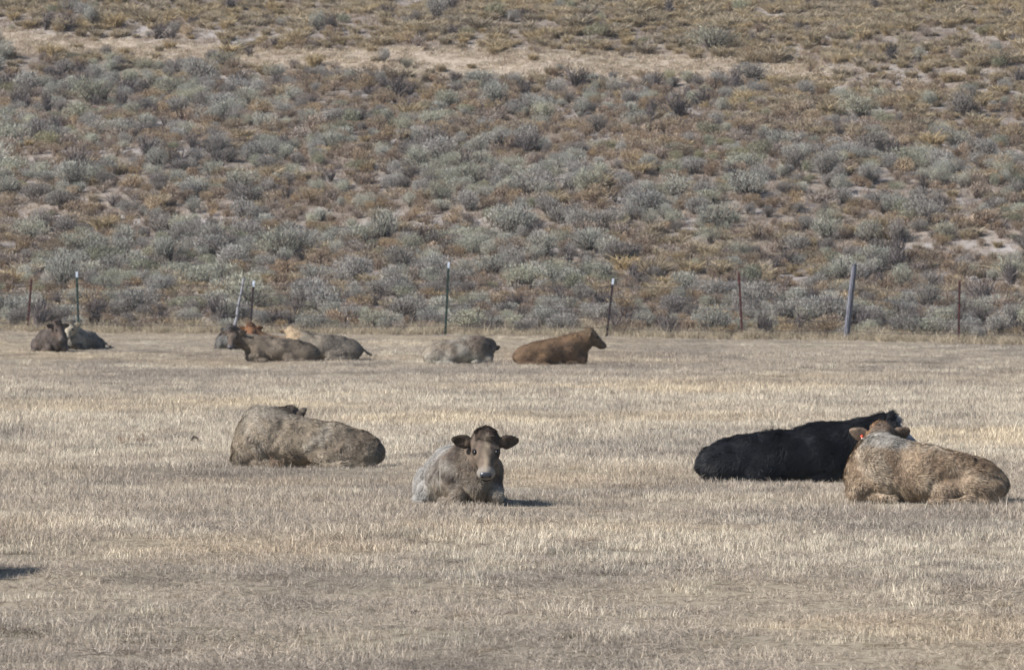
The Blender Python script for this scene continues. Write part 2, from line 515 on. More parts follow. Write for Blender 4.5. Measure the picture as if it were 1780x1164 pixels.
    U(sd_cone(P, n0, c0, .20 * S, .175 * S * nk), .08 * S); U(sd_cone(P, c0, n1, .17 * S * nk, .145 * S * nk), .06 * S)
    U(sd_cone(P, n1, n3, .155 * S * nk, .11 * hs), .06 * S)
    dl = (n1 + n3) / 2 - np.array([0, 0, .06])
    U(sd_cone(P, b((.56, 0, .28)), dl, .09 * S, .055 * S), .07 * S)    # dewlap line
    # head in its own frame
    Q = ((P - Pp.astype(np.float32)) @ HM.astype(np.float32)) / hs
    H = sd_ell(Q, (.055, 0, -.065), (.110, .118, .100))
    def Uh(d, kk=.025):
        nonlocal H
        H = sm_min(H, d, kk)
    Uh(sd_ell(Q, (.13, 0, -.065), (.10, .115, .080)))
    Uh(sd_cone(Q, (.15, 0, -.068), (.34, 0, -.077), .090, .064), .03)
    Uh(sd_ell(Q, (.350, 0, -.082), (.056, .083, .062)), .02)
    Uh(sd_cone(Q, (.09, 0, -.150), (.32, 0, -.120), .066, .044), .03)
    Uh(sd_ell(Q, (.020, 0, -.030), (.085, .112, .062)), .04); Uh(sd_ell(Q, (-.01, 0, -.06), (.075, .105, .08)), .03)
    for s in (-1, 1):
        Uh(sd_ell(Q, (.12, s * .060, -.125), (.090, .050, .066)), .03)
        Uh(sd_ell(Q, (.115, s * .088, -.030), (.042, .030, .030)), .015)   # brow
        Uh(sd_ell(Q, (.385, s * .040, -.072), (.022, .024, .024)), .012)   # nostril wings
        # ear: flat cupped leaf
        el = R(ears[0] if s > 0 else ears[1])
        ed = np.array([-.10, s * math.cos(el), math.sin(el)]); ed /= np.linalg.norm(ed)
        en = np.array([math.cos(pt), s * .15, -math.sin(pt)]) + np.array([math.sin(pt), 0, math.cos(pt)]) * -.25; en -= ed * (en @ ed); en /= np.linalg.norm(en)
        ew = np.cross(ed, en)
        EB = np.stack([ed, ew, en], 1).astype(np.float32)
        ec = np.array([.035, s * .105, -.045]) + ed * .092
        QE = (Q - ec.astype(np.float32)) @ EB; QE[..., 1] /= np.clip(1.02 - 4.5 * QE[..., 0], .55, 1.25)
        th = max(.016, fine * .75 / hs)
        ear = sd_ell(QE, (0, 0, 0), (.084, .056, th + .014))
        ear = np.maximum(ear, -sd_ell(QE, (.014, 0, .040 + th * .3), (.082, .048, .040)))
        Uh(ear, .012)
    F = sm_min(F, H * hs, .03 * S)
    if tail:
        pts = [np.array(b((-.78, 0, .26)))] + [loc(t) for t in tail]
        for a_, b_ in zip(pts[:-1], pts[1:]): U(sd_cone(P, a_, b_, .024, .02), .02)
    # loose skin and coat waves
    bodymask = np.clip(np.sqrt(((P - Pp.astype(np.float32)) ** 2).sum(-1)) / .3 - .6, 0, 1)
    near = np.abs(F) < .05
    pn = P[near].astype(np.float64)
    F[near] += ((.010 * snoise(pn, seed, .22, 2) + .004 * snoise(pn * [1, 1, .6], seed + 9, .06, 2)) * bodymask[near]).astype(np.float32)
    F[:, :, 0] = 1; F[0] = 1; F[-1] = 1; F[:, 0] = 1; F[:, -1] = 1; F[:, :, -1] = 1
    V, Fq = surface_nets(F, np.array([gx[0], gy[0], gz[0]]), fine)
    hq = (V - Pp) @ HM / hs
    info = dict(head=hq, S=S, zs=zs, h2=lambda W: (W - Pp) @ HM / hs)
    col = colour(V, info, seed)
    body = mesh_from('body', V, Fq, [M_HIDE], col)
    ob = add_obj('body', body, parent=root)
    # -------- coat: short strands rooted all over the hide
    if fur:
        tri = np.concatenate([Fq[:, [0, 1, 2]], Fq[:, [0, 2, 3]]])
        A, B, C = V[tri[:, 0]], V[tri[:, 1]], V[tri[:, 2]]
        N = np.cross(B - A, C - A); ar = np.linalg.norm(N, axis=1); N = N / (ar[:, None] + 1e-12)
        # smooth normals per vertex
        vn = np.zeros_like(V)
        for q in range(3): np.add.at(vn, tri[:, q], N * ar[:, None])
        vn = unit(vn)
        r = np.random.default_rng(seed + 100)
        cen = (A + B + C) / 3
        hc = (cen - Pp) @ HM / hs
        inhead = head_mask(hc)
        wgt = ar * np.where(cen[:, 2] > .0, 1, 0) * np.where(inhead, 2.2, 1)
        wgt *= np.where((hc[:, 0] > .372) & inhead, 0, 1)
        eye = np.minimum(np.linalg.norm(hc - [.168, .106, -.018], axis=1), np.linalg.norm(hc - [.168, -.106, -.018], axis=1))
        wgt *= np.where(eye < .032, 0, 1)
        # inside of the ears faces forward: thinner
        t = r.choice(len(tri), fur, p=wgt / wgt.sum())
        u = r.random((fur, 2)); sw = u.sum(1) > 1; u[sw] = 1 - u[sw]
        root_p = A[t] + (B - A)[t] * u[:, :1] + (C - A)[t] * u[:, 1:]
        n = unit(vn[tri[t, 0]] * (1 - u.sum(1))[:, None] + vn[tri[t, 1]] * u[:, :1] + vn[tri[t, 2]] * u[:, 1:])
        hr = (root_p - Pp) @ HM / hs
        ish = inhead[t]
        flow = np.tile([-.8, 0, -.75], (fur, 1))
        hflow = (HM @ np.array([1.0, 0, -.1]))            # face hair runs to the muzzle
        flow = np.where(ish[:, None], np.where((hr[:, 0] < .1)[:, None], -n * 0 + (HM @ np.array([.3, 0, .9])), hflow), flow)
        wob = np.stack([snoise(root_p, seed + 31 + q, .10, 3) for q in range(3)], 1)
        flow = flow + wob * np.where(ish, .5, .80)[:, None] + r.normal(0, .22, (fur, 3))
        flow = flow - n * (flow * n).sum(1)[:, None]
        lift = np.where(ish, .45, .50) + .25 * snoise(root_p, seed + 41, .07, 2)
        pollm = ish & (hr[:, 0] < .07) & (hr[:, 2] > -.05) & (np.abs(hr[:, 1]) < .09)
        lift = np.where(pollm, .9, lift)
        d = unit(unit(flow) + n * lift[:, None])
        L = fur_len * r.uniform(.6, 1.3, fur) * (1 + .35 * snoise(root_p, seed + 51, .15, 2))
        L = np.where(ish, L * .42, L); L = np.where(pollm, fur_len * r.uniform(.5, 1.7, fur) * (.55 + .55 * sstep(.10, .02, np.abs(hr[:, 1]))), L)
        isear = ish & (np.abs(hr[:, 1]) > .13)
        L = np.where(isear, fur_len * .45, L)
        L = np.where(ish & (hr[:, 0] > .3), np.minimum(L, .008), L)
        w = (.0064 if fine < .018 else .013)
        fc = colour(root_p, info, seed)
        fc = fc * (1 + np.where(ish, .40, .25)[:, None] * r.normal(size=(fur, 1))).clip(.35, 1.8)
        fc = fc * (1 + .14 * snoise(root_p, seed + 61, .05, 2))[:, None].clip(.5, 1.5)
        side = unit(np.cross(d, n) + r.normal(0, .25, (fur, 3)))
        wv = (w * r.uniform(.6, 1.3, fur))[:, None] * np.where(ish, .6, 1)[:, None]
        rt = root_p - n * .004
        mid = rt + d * L[:, None] * .55; tipd = unit(d - n * .35 + wob * .4)
        tip = mid + tipd * L[:, None] * .55
        VV = np.stack([rt - side * wv * .5, rt + side * wv * .5, mid + side * wv * .4, mid - side * wv * .4, tip], 1).reshape(-1, 3)
        q = np.arange(fur)[:, None] * 5
        FF = np.concatenate([q + [[0, 1, 2]], q + [[0, 2, 3]], q + [[3, 2, 4]]])
        CC = np.repeat(fc, 5, axis=0)
        me = mesh_from('coat', VV, FF, [M_COAT], CC, smooth=False)
        add_obj('coat', me, parent=ob)
    # -------- eyes, nose, nostrils
    def hp(v): return Pp + HM @ (np.array(v) * hs)
    def ell(nm, c, rr, mat, parent, seg=14):
        V = []; F = []
        for j in range(seg // 2 + 1):
            th = math.pi * j / (seg // 2)
            for i in range(seg):
                a = 2 * math.pi * i / seg
                V.append(hp((c[0] + rr[0] * math.sin(th) * math.cos(a), c[1] + rr[1] * math.sin(th) * math.sin(a), c[2] + rr[2] * math.cos(th))))
        for j in range(seg // 2):
            for i in range(seg):
                F.append((j * seg + i, (j + 1) * seg + i, (j + 1) * seg + (i + 1) % seg, j * seg + (i + 1) % seg))
        return add_obj(nm, mesh_from(nm, V, F, [mat]), parent=parent)
    if headfree:
        for s in (-1, 1):
            mk = (np.abs(hq[:, 0] - .168) < .016) & (np.abs(hq[:, 2] + .018) < .016) & (hq[:, 1] * s > .04) & (hq[:, 1] * s < .16)
            ey_ = s * np.percentile(hq[mk, 1] * s, 75) if mk.any() else s * .1
            ell('eye', (.168, ey_ - s * .003, -.016), (.022, .016, .016), M_EYE, ob)
        nz_ = ell('nose', (.384, 0, -.070), (.028, .056, .037), M_NOSE, ob, 18)
        for s in (-1, 1):
            ell('nostril', (.4095, s * .032, -.063), (.007, .012, .013), M_NOSTRIL, nz_, 10)
        ell('mouth', (.384, 0, -.119), (.020, .042, .003), M_NOSTRIL, ob, 12)
    if eartag:
        s = eartag
        ell('ear_tag', (-.012, s * .165, -.060), (.006, .014, .020), M_TAG, ob, 10)
        ell('ear_tag_button', (-.020, s * .165, -.085), (.006, .009, .009), M_TAGW, ob, 8)
    return root

def mixc(a, b, t):
    return a + (b - a) * np.asarray(t)[:, None]
def coat_fn(base, light, dark, lightback=.0, legl=None, face=None, amt=1.0, blaze=None, nsc=.28, muzzle=None, lowl=0.0, front=None, rear=None, eardark=.55):
    base, light, dark = lin(base), lin(light), lin(dark)
    def fn(V, info, seed):
        S = info['S']
        n1 = snoise(V * [1, 1, 1.2], seed + 1, nsc, 3); n2 = snoise(V, seed + 2, nsc * .55, 3)
        c = np.tile(base, (len(V), 1))
        c = mixc(c, light, sstep(0, .7, n1) * .75 * amt)
        c = mixc(c, dark, sstep(0, .7, n2) * .7 * amt)
        if lightback: c = mixc(c, light * 1.05, sstep(.42 * S, .56 * S, V[:, 2]) * lightback)  # paler hair along the back, with sunlit tops put into the coat colour
        if lowl: c = mixc(c, light, sstep(.28 * S, .08 * S, V[:, 2]) * lowl)
        if rear is not None: c = mixc(c, lin(rear), sstep(.22 * S, -.22 * S, V[:, 0] + .12 * n1) * .85)
        if front is not None: c = mixc(c, lin(front), sstep(.02 * S, .34 * S, V[:, 0]) * sstep(.18 * S, .40 * S, V[:, 2]))
        return c
    return fn

def head_cols(fn, fc=None, blaze=None, blz=.9, blw=.036, muz=(150, 140, 128), poll=None, neck=None, nkc=(-.16, 0, -.20)):
    """wrap a coat function with face markings, positions measured in the head's own frame"""
    def g(V, info, seed):
        c = fn(V, info, seed)
        hq = info['h2'](V)
        ins = head_mask(hq)
        m = ins.astype(float)
        if fc is not None: c = mixc(c, lin(fc), m * .85)
        if poll is not None: c = mixc(c, lin(poll), m * sstep(.15, -.02, hq[:, 0]) * sstep(.17, .06, np.abs(hq[:, 1]) + .03 * snoise(hq, 3, .03, 2)))
        if fc is not None: c = mixc(c, lin(fc), (1 - m) * sstep(.20, .12, np.linalg.norm((hq - [-.06, 0, -.03]) * [1, .8, 1.3], axis=1)) * .85)
        if neck is not None: c = mixc(c, lin(neck), (1 - m) * sstep(.27, .13, np.linalg.norm((hq - nkc) * [1, 1, 1.6], axis=1)))
        if blaze is not None: c = mixc(c, lin(blaze), m * sstep(blw, .010, np.abs(hq[:, 1] + .012 * np.sin(hq[:, 0] * 40))) * blz * (hq[:, 0] > .02) * (hq[:, 2] > -.09))
        ey = np.minimum(np.linalg.norm(hq - [.168, .106, -.018], axis=1), np.linalg.norm(hq - [.168, -.106, -.018], axis=1))
        c = c * (1 + (.28 * snoise(hq, seed + 5, .05, 2) + .22 * snoise(hq * [.5, 1, 1], seed + 6, .018, 2)) * m)[:, None].clip(.4, 1.7)
        c = mixc(c, c * 1.5, m * sstep(.055, .040, ey) * .5)
        c = mixc(c, lin((34, 28, 26)), m * sstep(.036, .027, ey))
        c = mixc(c, c * .42, m * sstep(.155, .185, np.abs(hq[:, 1])) * sstep(.325, .29, np.abs(hq[:, 1])) * (np.abs(hq[:, 2] + .03) < .035) * .8)
        c = mixc(c, lin(muz), m * sstep(.32, .37, hq[:, 0] + .02 * snoise(hq, 8, .04, 2)) * .6)
        return c
    return g

GREY = coat_fn((128, 117, 104), (160, 154, 144), (92, 80, 70), lightback=.35, lowl=.35)
TAUPE = head_cols(coat_fn((108, 95, 81), (146, 138, 126), (70, 59, 52), amt=1.1, rear=(150, 146, 139), lowl=.15, nsc=.2), fc=(100, 87, 75), poll=(78, 66, 58), blaze=(144, 129, 110), blz=.6, muz=(150, 143, 134))
BLACK = head_cols(coat_fn((24, 24, 27), (34, 34, 37), (15, 15, 17)), fc=(22, 22, 25), blw=.11, blaze=(190, 192, 200), muz=(30, 30, 32))
TANC = head_cols(coat_fn((146, 125, 101), (170, 155, 135), (98, 77, 59), amt=.85, lightback=.3, lowl=.2, nsc=.22), fc=(118, 100, 84), poll=(132, 100, 70), neck=(158, 151, 140), muz=(140, 126, 112))
CURLY = head_cols(coat_fn((136, 122, 103), (160, 151, 136), (102, 88, 74), lightback=.55, amt=.8, nsc=.26), fc=(76, 66, 58), poll=(88, 76, 66))
BROWN_CO = head_cols(coat_fn((98, 77, 57), (124, 97, 70), (74, 60, 48), amt=.8), fc=(96, 80, 62), muz=(80, 70, 64))
CREAM = head_cols(coat_fn((130, 119, 104), (160, 153, 140), (104, 90, 76), lightback=.5, lowl=.5, front=(96, 84, 73)), fc=(78, 66, 58))  # front: dark brown fore back, with shade at that end put into it
DUN = head_cols(coat_fn((98, 87, 74), (128, 115, 99), (62, 53, 46), lightback=.5, nsc=.2), fc=(88, 76, 66), poll=(50, 42, 38), muz=(88, 84, 86))  # strong pale back: the lit rim along the top is put into the coat
ORANGE = head_cols(coat_fn((124, 94, 68), (146, 120, 94), (98, 70, 52), amt=.8, rear=(150, 129, 106)), fc=(118, 82, 56), poll=(108, 76, 52), muz=(140, 104, 78))
BLOND = head_cols(coat_fn((118, 108, 95), (144, 132, 114), (90, 80, 70), amt=.7, rear=(98, 90, 80)), fc=(166, 144, 116), neck=(166, 144, 116), poll=(160, 138, 112))
SLATE = head_cols(coat_fn((104, 100, 94), (130, 124, 116), (84, 78, 72), amt=.6), fc=(92, 85, 78))
MUD = head_cols(coat_fn((86, 75, 67), (110, 99, 90), (60, 51, 46), amt=.8), fc=(92, 79, 70), poll=(62, 52, 47), muz=(104, 98, 94))
PALE = head_cols(coat_fn((92, 87, 80), (150, 143, 130), (62, 58, 54), lightback=.9), fc=(150, 139, 120), poll=(118, 111, 100))  # dark body, pale back: shaded side and sunlit top are in the colour

# nearer row
calf(525, 812, 180, (-.13, .34, .535), 38, -22, 1.0, .88, .92, 'curly coated pale grey calf left of the middle, its head turned away behind its back', colour=CURLY,
     fur=110000, taper=.24, fur_len=.038, seed=11, neck_mid=(-.44, .12, .44), ears=(38, 38), headfree=True)
calf(806, 877, -78, (.19, -.60, .605), -89, -43, .90, 1.02, 1.04, 'taupe grey calf lying in the middle and facing the camera with both ears out', colour=TAUPE,
     fur=120000, taper=.05, fur_len=.034, seed=12, ears=(4, 8), neck_mid=(.13, -.44, .37))
calf(1364, 838, 2, (1.0, .06, .575), 10, -36, 1.0, .86, 1.0, 'shaggy black calf with a white blaze lying behind the tan calf at right', colour=BLACK,
     fur=90000, taper=.11, fur_len=.056, seed=13, ears=(0, -4), neck_mid=(.68, .02, .42))
calf(1601, 872, 180, (-.34, .20, .60), 94, -30, .90, .96, .98, 'shaggy tan and grey calf with an orange ear tag, lying before the black calf', colour=TANC,
     fur=110000, taper=.24, fur_len=.044, seed=14, ears=(22, 22), eartag=1, neck_mid=(-.38, .06, .40))
# far row
FAR = dict(fine=.022, fur=14000)
calf(800, 632, 0, (.53, .34, .31), 118, -12, .86, .96, .9, 'cream and grey calf left of the brown one, head tucked away, one ear showing', colour=CREAM,
     seed=21, taper=.15, neck_mid=(.52, .14, .32), ears=(5, 14), fur_len=.03, **FAR)
calf(961, 634, 0, (.70, .0, .61), 2, -38, .90, .96, .95, 'brown calf lying in profile with its head raised to the right', colour=BROWN_CO,
     seed=22, nk=1.2, taper=.25, neck_mid=(.58, .0, .44), ears=(-8, -8), fur_len=.028, **FAR)
calf(486, 629, 180, (-.86, -.16, .59), -106, -52, .90, .88, .92, 'dark faced grey brown calf at the front of the huddle looking at the camera', colour=DUN,
     seed=23, neck_mid=(-.68, -.04, .40), ears=(2, -6), fur_len=.028, **FAR)
calf(482, 619, 176, (-.51, -.05, .58), -88, -38, .84, .80, .90, 'rusty orange calf whose head and ears rise behind the dark faced calf', colour=ORANGE,
     seed=24, neck_mid=(-.44, 0, .42), ears=(6, -4), fur_len=.028, **FAR)
calf(560, 625, 180, (-.58, .06, .57), 96, -25, .93, .92, .88, 'blond necked grey calf at the right end of the huddle, looking away', colour=BLOND,
     seed=25, neck_mid=(-.52, 0, .44), ears=(8, 0), fur_len=.03, tail=[(.86, -.02, .12), (.98, -.04, .07)], **FAR)
calf(397, 606, 95, (0.02, .62, .42), 90, -40, .72, .84, .85, 'slate grey calf mostly hidden behind the dark face at the left end of the huddle', colour=SLATE,
     seed=26, ears=(0, 0), fur_len=.028, **FAR)
calf(89, 611, -74, (.17, -.50, .56), -58, -50, .84, .98, .95, 'muddy brown calf at far left facing the camera below the fence', colour=MUD,
     seed=27, ears=(6, 4), fur_len=.036, **FAR)
calf(143, 607, -112, (-.22, -.44, .54), -108, -48, .76, .92, .90, 'pale faced grey calf lying beside the muddy brown calf below the white tipped post', colour=PALE,
     seed=28, ears=(10, 10), fur_len=.03, tail=[(.40, .50, .14), (.54, .36, .05), (.62, .30, .03)], **FAR)
# one more animal just outside the left edge: only its shadow reaches the picture
calf(-124, 1003, -100, (-.2, -.6, .52), -120, -40, .86, 1.1, .95, 'calf lying outside the left edge whose shadow falls into the foreground', colour=GREY,
     seed=29, fur_len=.034, fine=.024, fur=4000)
# ---------------------------------------------------------------- field grass
def field_cover():
    up = [source('stubble_tuft', stubble(s, 84, .20, .066 + .01 * (s % 3), w=.0042), M_GRASS) for s in range(5)]
    mat_ = [source('litter_tuft', stubble(20 + s, 90, .22, .10, flat=.9, w=.0036, c=((203, 188, 168), (120, 109, 99)), bend=.3), M_GRASS) for s in range(4)]
    fine = [source('fine_tuft', stubble(40 + s, 70, .16, .085, flat=.35, w=.0032, c=((217, 202, 182), (133, 120, 108)), bend=.3), M_GRASS) for s in range(3)]
    grn = [source('low_green_tuft', stubble(60 + s, 80, .16, .07, flat=.6, w=.004, c=((118, 108, 86), (84, 77, 64)), bend=.3), M_GRASS) for s in range(2)]
    pale = [source('pale_stubble_tuft', stubble(70 + s, 84, .20, .074, w=.0042, c=((244, 231, 206), (176, 162, 142))), M_GRASS) for s in range(3)]
    S = up + mat_ + fine + grn + pale
    X = []; Y = []
    for (ylo, yhi, dens, seed) in ((33, 60, 46, 1), (60, 100, 30, 2), (100, 168, 16, 3)):
        area = (0.073 * (ylo + yhi) / 2 + 2.0) * 2 * (yhi - ylo)
        n = int(area * dens)
        x, y, r = in_view_pts(n, ylo, yhi, 2.0, seed)
        X.append(x[:n]); Y.append(y[:n])
    x = np.concatenate(X); y = np.concatenate(Y)
    k = y < fence_y(x) + 0.6
    x = x[k]; y = y[k]
    r = np.random.default_rng(11)
    P2 = np.stack([x, y * .5], -1)
    n1 = snoise(P2, 21, 1.6); n2 = snoise(P2, 22, 5.0); n3 = snoise(P2, 23, .7); n4 = snoise(np.stack([x * .35, y * .5], -1), 24, 1.3)
    px, py = project(x, y, terrain(x, y))
    # upright stubble prevails in the middle band, matted litter in the foreground and along the fence
    w_up = sstep(930, 860, py) * sstep(600, 700, py) * (0.75 + .5 * n1) + .15 + .2 * n2
    w_mat = 0.35 + .45 * sstep(840, 960, py) - .25 * n1 + .3 * sstep(720, 620, py)
    w_fin = 0.45 + .3 * n2 + .2 * sstep(900, 1000, py)
    # thin darker runs of low growth
    rut = np.exp(-((py - (640 + 6 * np.sin(px / 90.))) / 5.) ** 2) * sstep(1250, 1400, px)
    rut += np.exp(-((py - (1108 + .01 * px)) / 9.) ** 2) * sstep(.0, .4, n3) * sstep(900, 500, px)
    rut += np.exp(-((py - 842) / 8.) ** 2) * sstep(340, 240, px) * sstep(0, .4, n3)
    rut += np.exp(-((py - 950) / 10.) ** 2) * np.exp(-((px - 45) / 45.) ** 2)
    w_grn = np.clip(sstep(.42, .75, n4) * .35 + rut * 1.4, 0, 2)
    w_pal = 1.5 * sstep(655, 700, py) * sstep(835, 770, py) * (.7 + .6 * n2) + .9 * np.clip(n1 - .15, 0, 1) + .5 * np.exp(-((py - 960) / 40.) ** 2) * sstep(500, 800, px)
    W = np.clip(np.stack([w_up, w_mat, w_fin, w_grn, w_pal], -1), .01, None)
    W /= W.sum(-1, keepdims=True)
    c = np.cumsum(W, -1); u = r.random(len(x))[:, None]
    kind = (u > c).sum(-1).clip(0, 4)
    var = np.choose(kind, [r.integers(0, 5, len(x)), 5 + r.integers(0, 4, len(x)), 9 + r.integers(0, 3, len(x)), 12 + r.integers(0, 2, len(x)), 14 + r.integers(0, 3, len(x))])
    sc = (1 + .28 * n2 + .30 * n3) * r.uniform(.65, 1.3, len(x)) * (.88 + .25 * sstep(800, 740, py) * sstep(640, 690, py)) * (1 - .22 * sstep(900, 1000, py))
    sc *= 1 - .35 * sstep(135, 150, y) 
    # leave the ground flattened where the animals lie
    for (cx, cy, rad) in FOOT:
        d = np.hypot(x - cx, y - cy)
        sc = np.where(d < rad, sc * .6, sc)
    pts = np.stack([x, y, terrain(x, y)], -1)
    scatter('dry_grass', pts, r.uniform(0, 6.28, len(x)), sc.clip(.35, 1.7), var, S, 'pale dry stubble and matted grass covering the whole field')
    # pale taller grass along the foot of the fence
    tall = [source('verge_tuft', stubble(80 + s, 60, .16, .26, flat=.12, w=.006, c=((196, 180, 152), (158, 146, 128)), bend=.35), M_HGRASS) for s in range(4)]
    n = 1700
    x = r.uniform(-16, 16, n); y = fence_y(x) + np.abs(r.normal(0, 1.3, n)) - .5
    pts = np.stack([x, y, terrain(x, y)], -1)
    scatter('verge_grass', pts, r.uniform(0, 6.28, n), r.uniform(.35, 1.15, n) , r.integers(0, 4, n), tall, 'taller pale grass along the foot of the fence')
field_cover()

# a few stray straws, weeds and dung in the field
def stalk(px, py, h, label, seed):
    x, y, z = ground_at(px, py)
    r = np.random.default_rng(seed)
    parts = []
    n = 7
    root = np.tile([[0, 0, -.02]], (n, 1)) + r.normal(0, .03, (n, 3)) * [1, 1, 0]
    d = unit(np.stack([r.normal(0, .22, n), r.normal(0, .22, n), np.ones(n)], 1))
    L = r.uniform(h * .5, h, n)
    parts.append(blades(root, d, L, .007, colmix((110, 92, 80), (140, 120, 100), n, r), r, .1, .5))
    for k in range(n):
        m = 6
        t = r.uniform(.4, .95, m)[:, None]
        rt = root[k] + d[k] * L[k] * t
        dd = unit(d[k] + r.normal(0, .7, (m, 3)))
        parts.append(blades(rt, dd, r.uniform(.03, .07, m), .005, colmix((110, 92, 80), (150, 126, 100), m, r), r, .1, .5))
    V, F, C = merge(parts)
    o = add_obj('weed', mesh_from('weed', V, F, [M_STEM], C, smooth=False), loc=(x, y, z))
    tag(o, label, 'weed')
stalk(248, 775, .20, 'tall dark dry weed stalk left of the grey calf lying at left', 1)
stalk(216, 778, .18, 'bushy brown weed leaning beside the tall dark stalk', 2)
stalk(470, 815, .14, 'thin dark weed in front of the belly of the curly grey calf', 3)
stalk(480, 816, .12, 'short forked weed in front of the curly grey calf', 4)

def dung(px, py, w, h, rgb, label, seed):
    x, y, z = ground_at(px, py)
    r = np.random.default_rng(seed)
    nu, nv = 18, 9
    V = []; 
    for j in range(nv + 1):
        t = j / nv * math.pi / 2
        for i in range(nu):
            a = i / nu * 2 * math.pi
            k = 1 + .22 * math.sin(3 * a + seed) + .12 * math.sin(5 * a + 2 * seed) + r.normal(0, .05)
            V.append((w * k * math.cos(a) * math.cos(t), .8 * w * k * math.sin(a) * math.cos(t), h * math.sin(t) * (1 + r.normal(0, .08)) - .01))
    F = [(j * nu + i, j * nu + (i + 1) % nu, (j + 1) * nu + (i + 1) % nu, (j + 1) * nu + i) for j in range(nv) for i in range(nu)]
    C = np.tile(lin(rgb), (len(V), 1)) * r.uniform(.7, 1.2, (len(V), 1))
    o = add_obj('dung_pile', mesh_from('dung_pile', V, F, [M_HIDE], C), loc=(x, y, z))
    tag(o, label, 'dung')
dung(338, 770, .055, .085, (48, 38, 34), 'small dark dung pile in the stubble left of the curly grey calf', 1)
dung(722, 1066, .045, .028, (84, 72, 66), 'dull brown dung pat in the foreground grass', 2)
dung(1135, 752, .07, .06, (84, 74, 68), 'grey brown dung pat in the open stubble left of the black cow', 4)

# ---------------------------------------------------------------- shrubs of the slope
def dome_shrub(seed, rw, h, n, leaf, lw, c, upright=.5, inner=.35, lumps=5, stems=14, stemc=((92, 84, 78), (120, 110, 102))):
    """leafy shrub: lumps of small upright leaf faces round a fan of twigs"""
    r = np.random.default_rng(seed)
    la = r.uniform(0, 6.28, lumps); lr = rw * r.uniform(.1, .62, lumps)
    lc = np.stack([lr * np.cos(la), lr * np.sin(la), h * r.uniform(.35, .72, lumps)], 1)
    ls = r.uniform(.32, .55, lumps)
    k = r.integers(0, lumps, n)
    v = unit(r.normal(size=(n, 3))); rad = (inner + (1 - inner) * r.random(n) ** .5)[:, None]
    P = lc[k] + v * rad * ls[k][:, None] * np.array([[rw, rw, h * .85]])
    P[:, 2] = np.abs(P[:, 2]) * 1.0
    out = unit(P - np.array([[0, 0, -.15 * h]]))
    d = unit(out * (1 - upright) + np.array([[0, 0, upright]]) + r.normal(0, .28, (n, 3)))
    shade = (1 + .18 * r.normal(size=lumps))[k][:, None]
    col = colmix(c[0], c[1], n, r, .12) * shade
    leafp = blades(P, d, r.uniform(leaf * .6, leaf * 1.4, n), r.uniform(lw * .6, lw * 1.3, n), col, r, .15, .3)
    sp = []
    m = stems * 3
    a = r.uniform(0, 6.28, m)
    root = np.stack([.05 * np.cos(a), .05 * np.sin(a), np.full(m, -.04)], 1)
    tgt = lc[r.integers(0, lumps, m)] + unit(r.normal(size=(m, 3))) * .3 * np.array([[rw, rw, h]])
    tgt[:, 2] = np.abs(tgt[:, 2]) + .1 * h
    dd = tgt - root; L = np.linalg.norm(dd, axis=1)
    sp.append(blades(root, dd / L[:, None], L * 1.12, r.uniform(.012, .028, m), colmix(*stemc, m, r), r, .12, .4))
    stemp = merge(sp)
    return leafp, stemp

def fan_shrub(seed, rw, h, n, c, w=.008, droop=.25, spread=.9, stemc=None):
    """mound of fine stems all rising from one crown"""
    r = np.random.default_rng(seed)
    a = r.uniform(0, 6.28, n); q = rw * .45 * np.sqrt(r.random(n))
    root = np.stack([q * np.cos(a), q * np.sin(a), r.uniform(-.02, h * .25, n)], 1)
    sp = spread * (.25 + .9 * r.random(n))
    d = unit(np.stack([np.cos(a) * sp * rw / h + r.normal(0, .2, n), np.sin(a) * sp * rw / h + r.normal(0, .2, n), np.ones(n)], 1))
    L = h * r.uniform(.55, 1.0, n)
    return blades(root, d, L, r.uniform(w * .7, w * 1.5, n), colmix(c[0], c[1], n, r, .14), r, droop, .4)

SAGE_C = [((182, 179, 165), (152, 148, 136)), ((172, 167, 157), (140, 134, 127)), ((187, 184, 165), (156, 153, 135)), ((158, 151, 142), (128, 120, 113))]
SAGE = []
for s in range(10):
    c = SAGE_C[s % 4]
    rr = random.Random(s)
    lf, st = dome_shrub(100 + s, rr.uniform(.40, .54), rr.uniform(.44, .64), 1700, .046, .0125, c, upright=.66, lumps=8 + s % 3)
    k_ = len(st[1]) // 2; tw = dome_shrub(150 + s, .42, .5, 4, .05, .01, c, stems=16)[1]
    lf = merge([lf, (tw[0] * [1, 1, .92], tw[1], tw[2])])
    SAGE.append((mesh_from('sagebrush', *lf[:2], [M_SHRUB], lf[2], smooth=False), mesh_from('woody_stems', *st[:2], [M_STEM], st[2], smooth=False)))
BROWN_C = [((172, 153, 131), (143, 125, 108)), ((170, 156, 142), (140, 127, 116)), ((176, 156, 128), (146, 128, 106))]
BROWN = []
for s in range(7):
    c = BROWN_C[s % 3]
    lf, st = dome_shrub(200 + s, .30 + .03 * (s % 3), .30 + .04 * (s % 3), 560, .045, .014, c, upright=.5, lumps=6, stems=6, stemc=((96, 78, 68), (116, 96, 84)))
    BROWN.append(mesh_from('brown_shrub', *merge([lf, st])[:2], [M_SHRUB], merge([lf, st])[2], smooth=False))
TAN_C = [((186, 169, 139), (154, 138, 112)), ((178, 163, 138), (148, 133, 112))]
TAN = [mesh_from('tan_bunchgrass', *f[:2], [M_SHRUB], f[2], smooth=False) for f in
       [fan_shrub(300 + s, .22, .22 + .03 * (s % 3), 260, TAN_C[s % 2], .012) for s in range(5)]]
YEL_C = [((164, 162, 140), (136, 133, 114)), ((166, 160, 134), (138, 132, 110))]
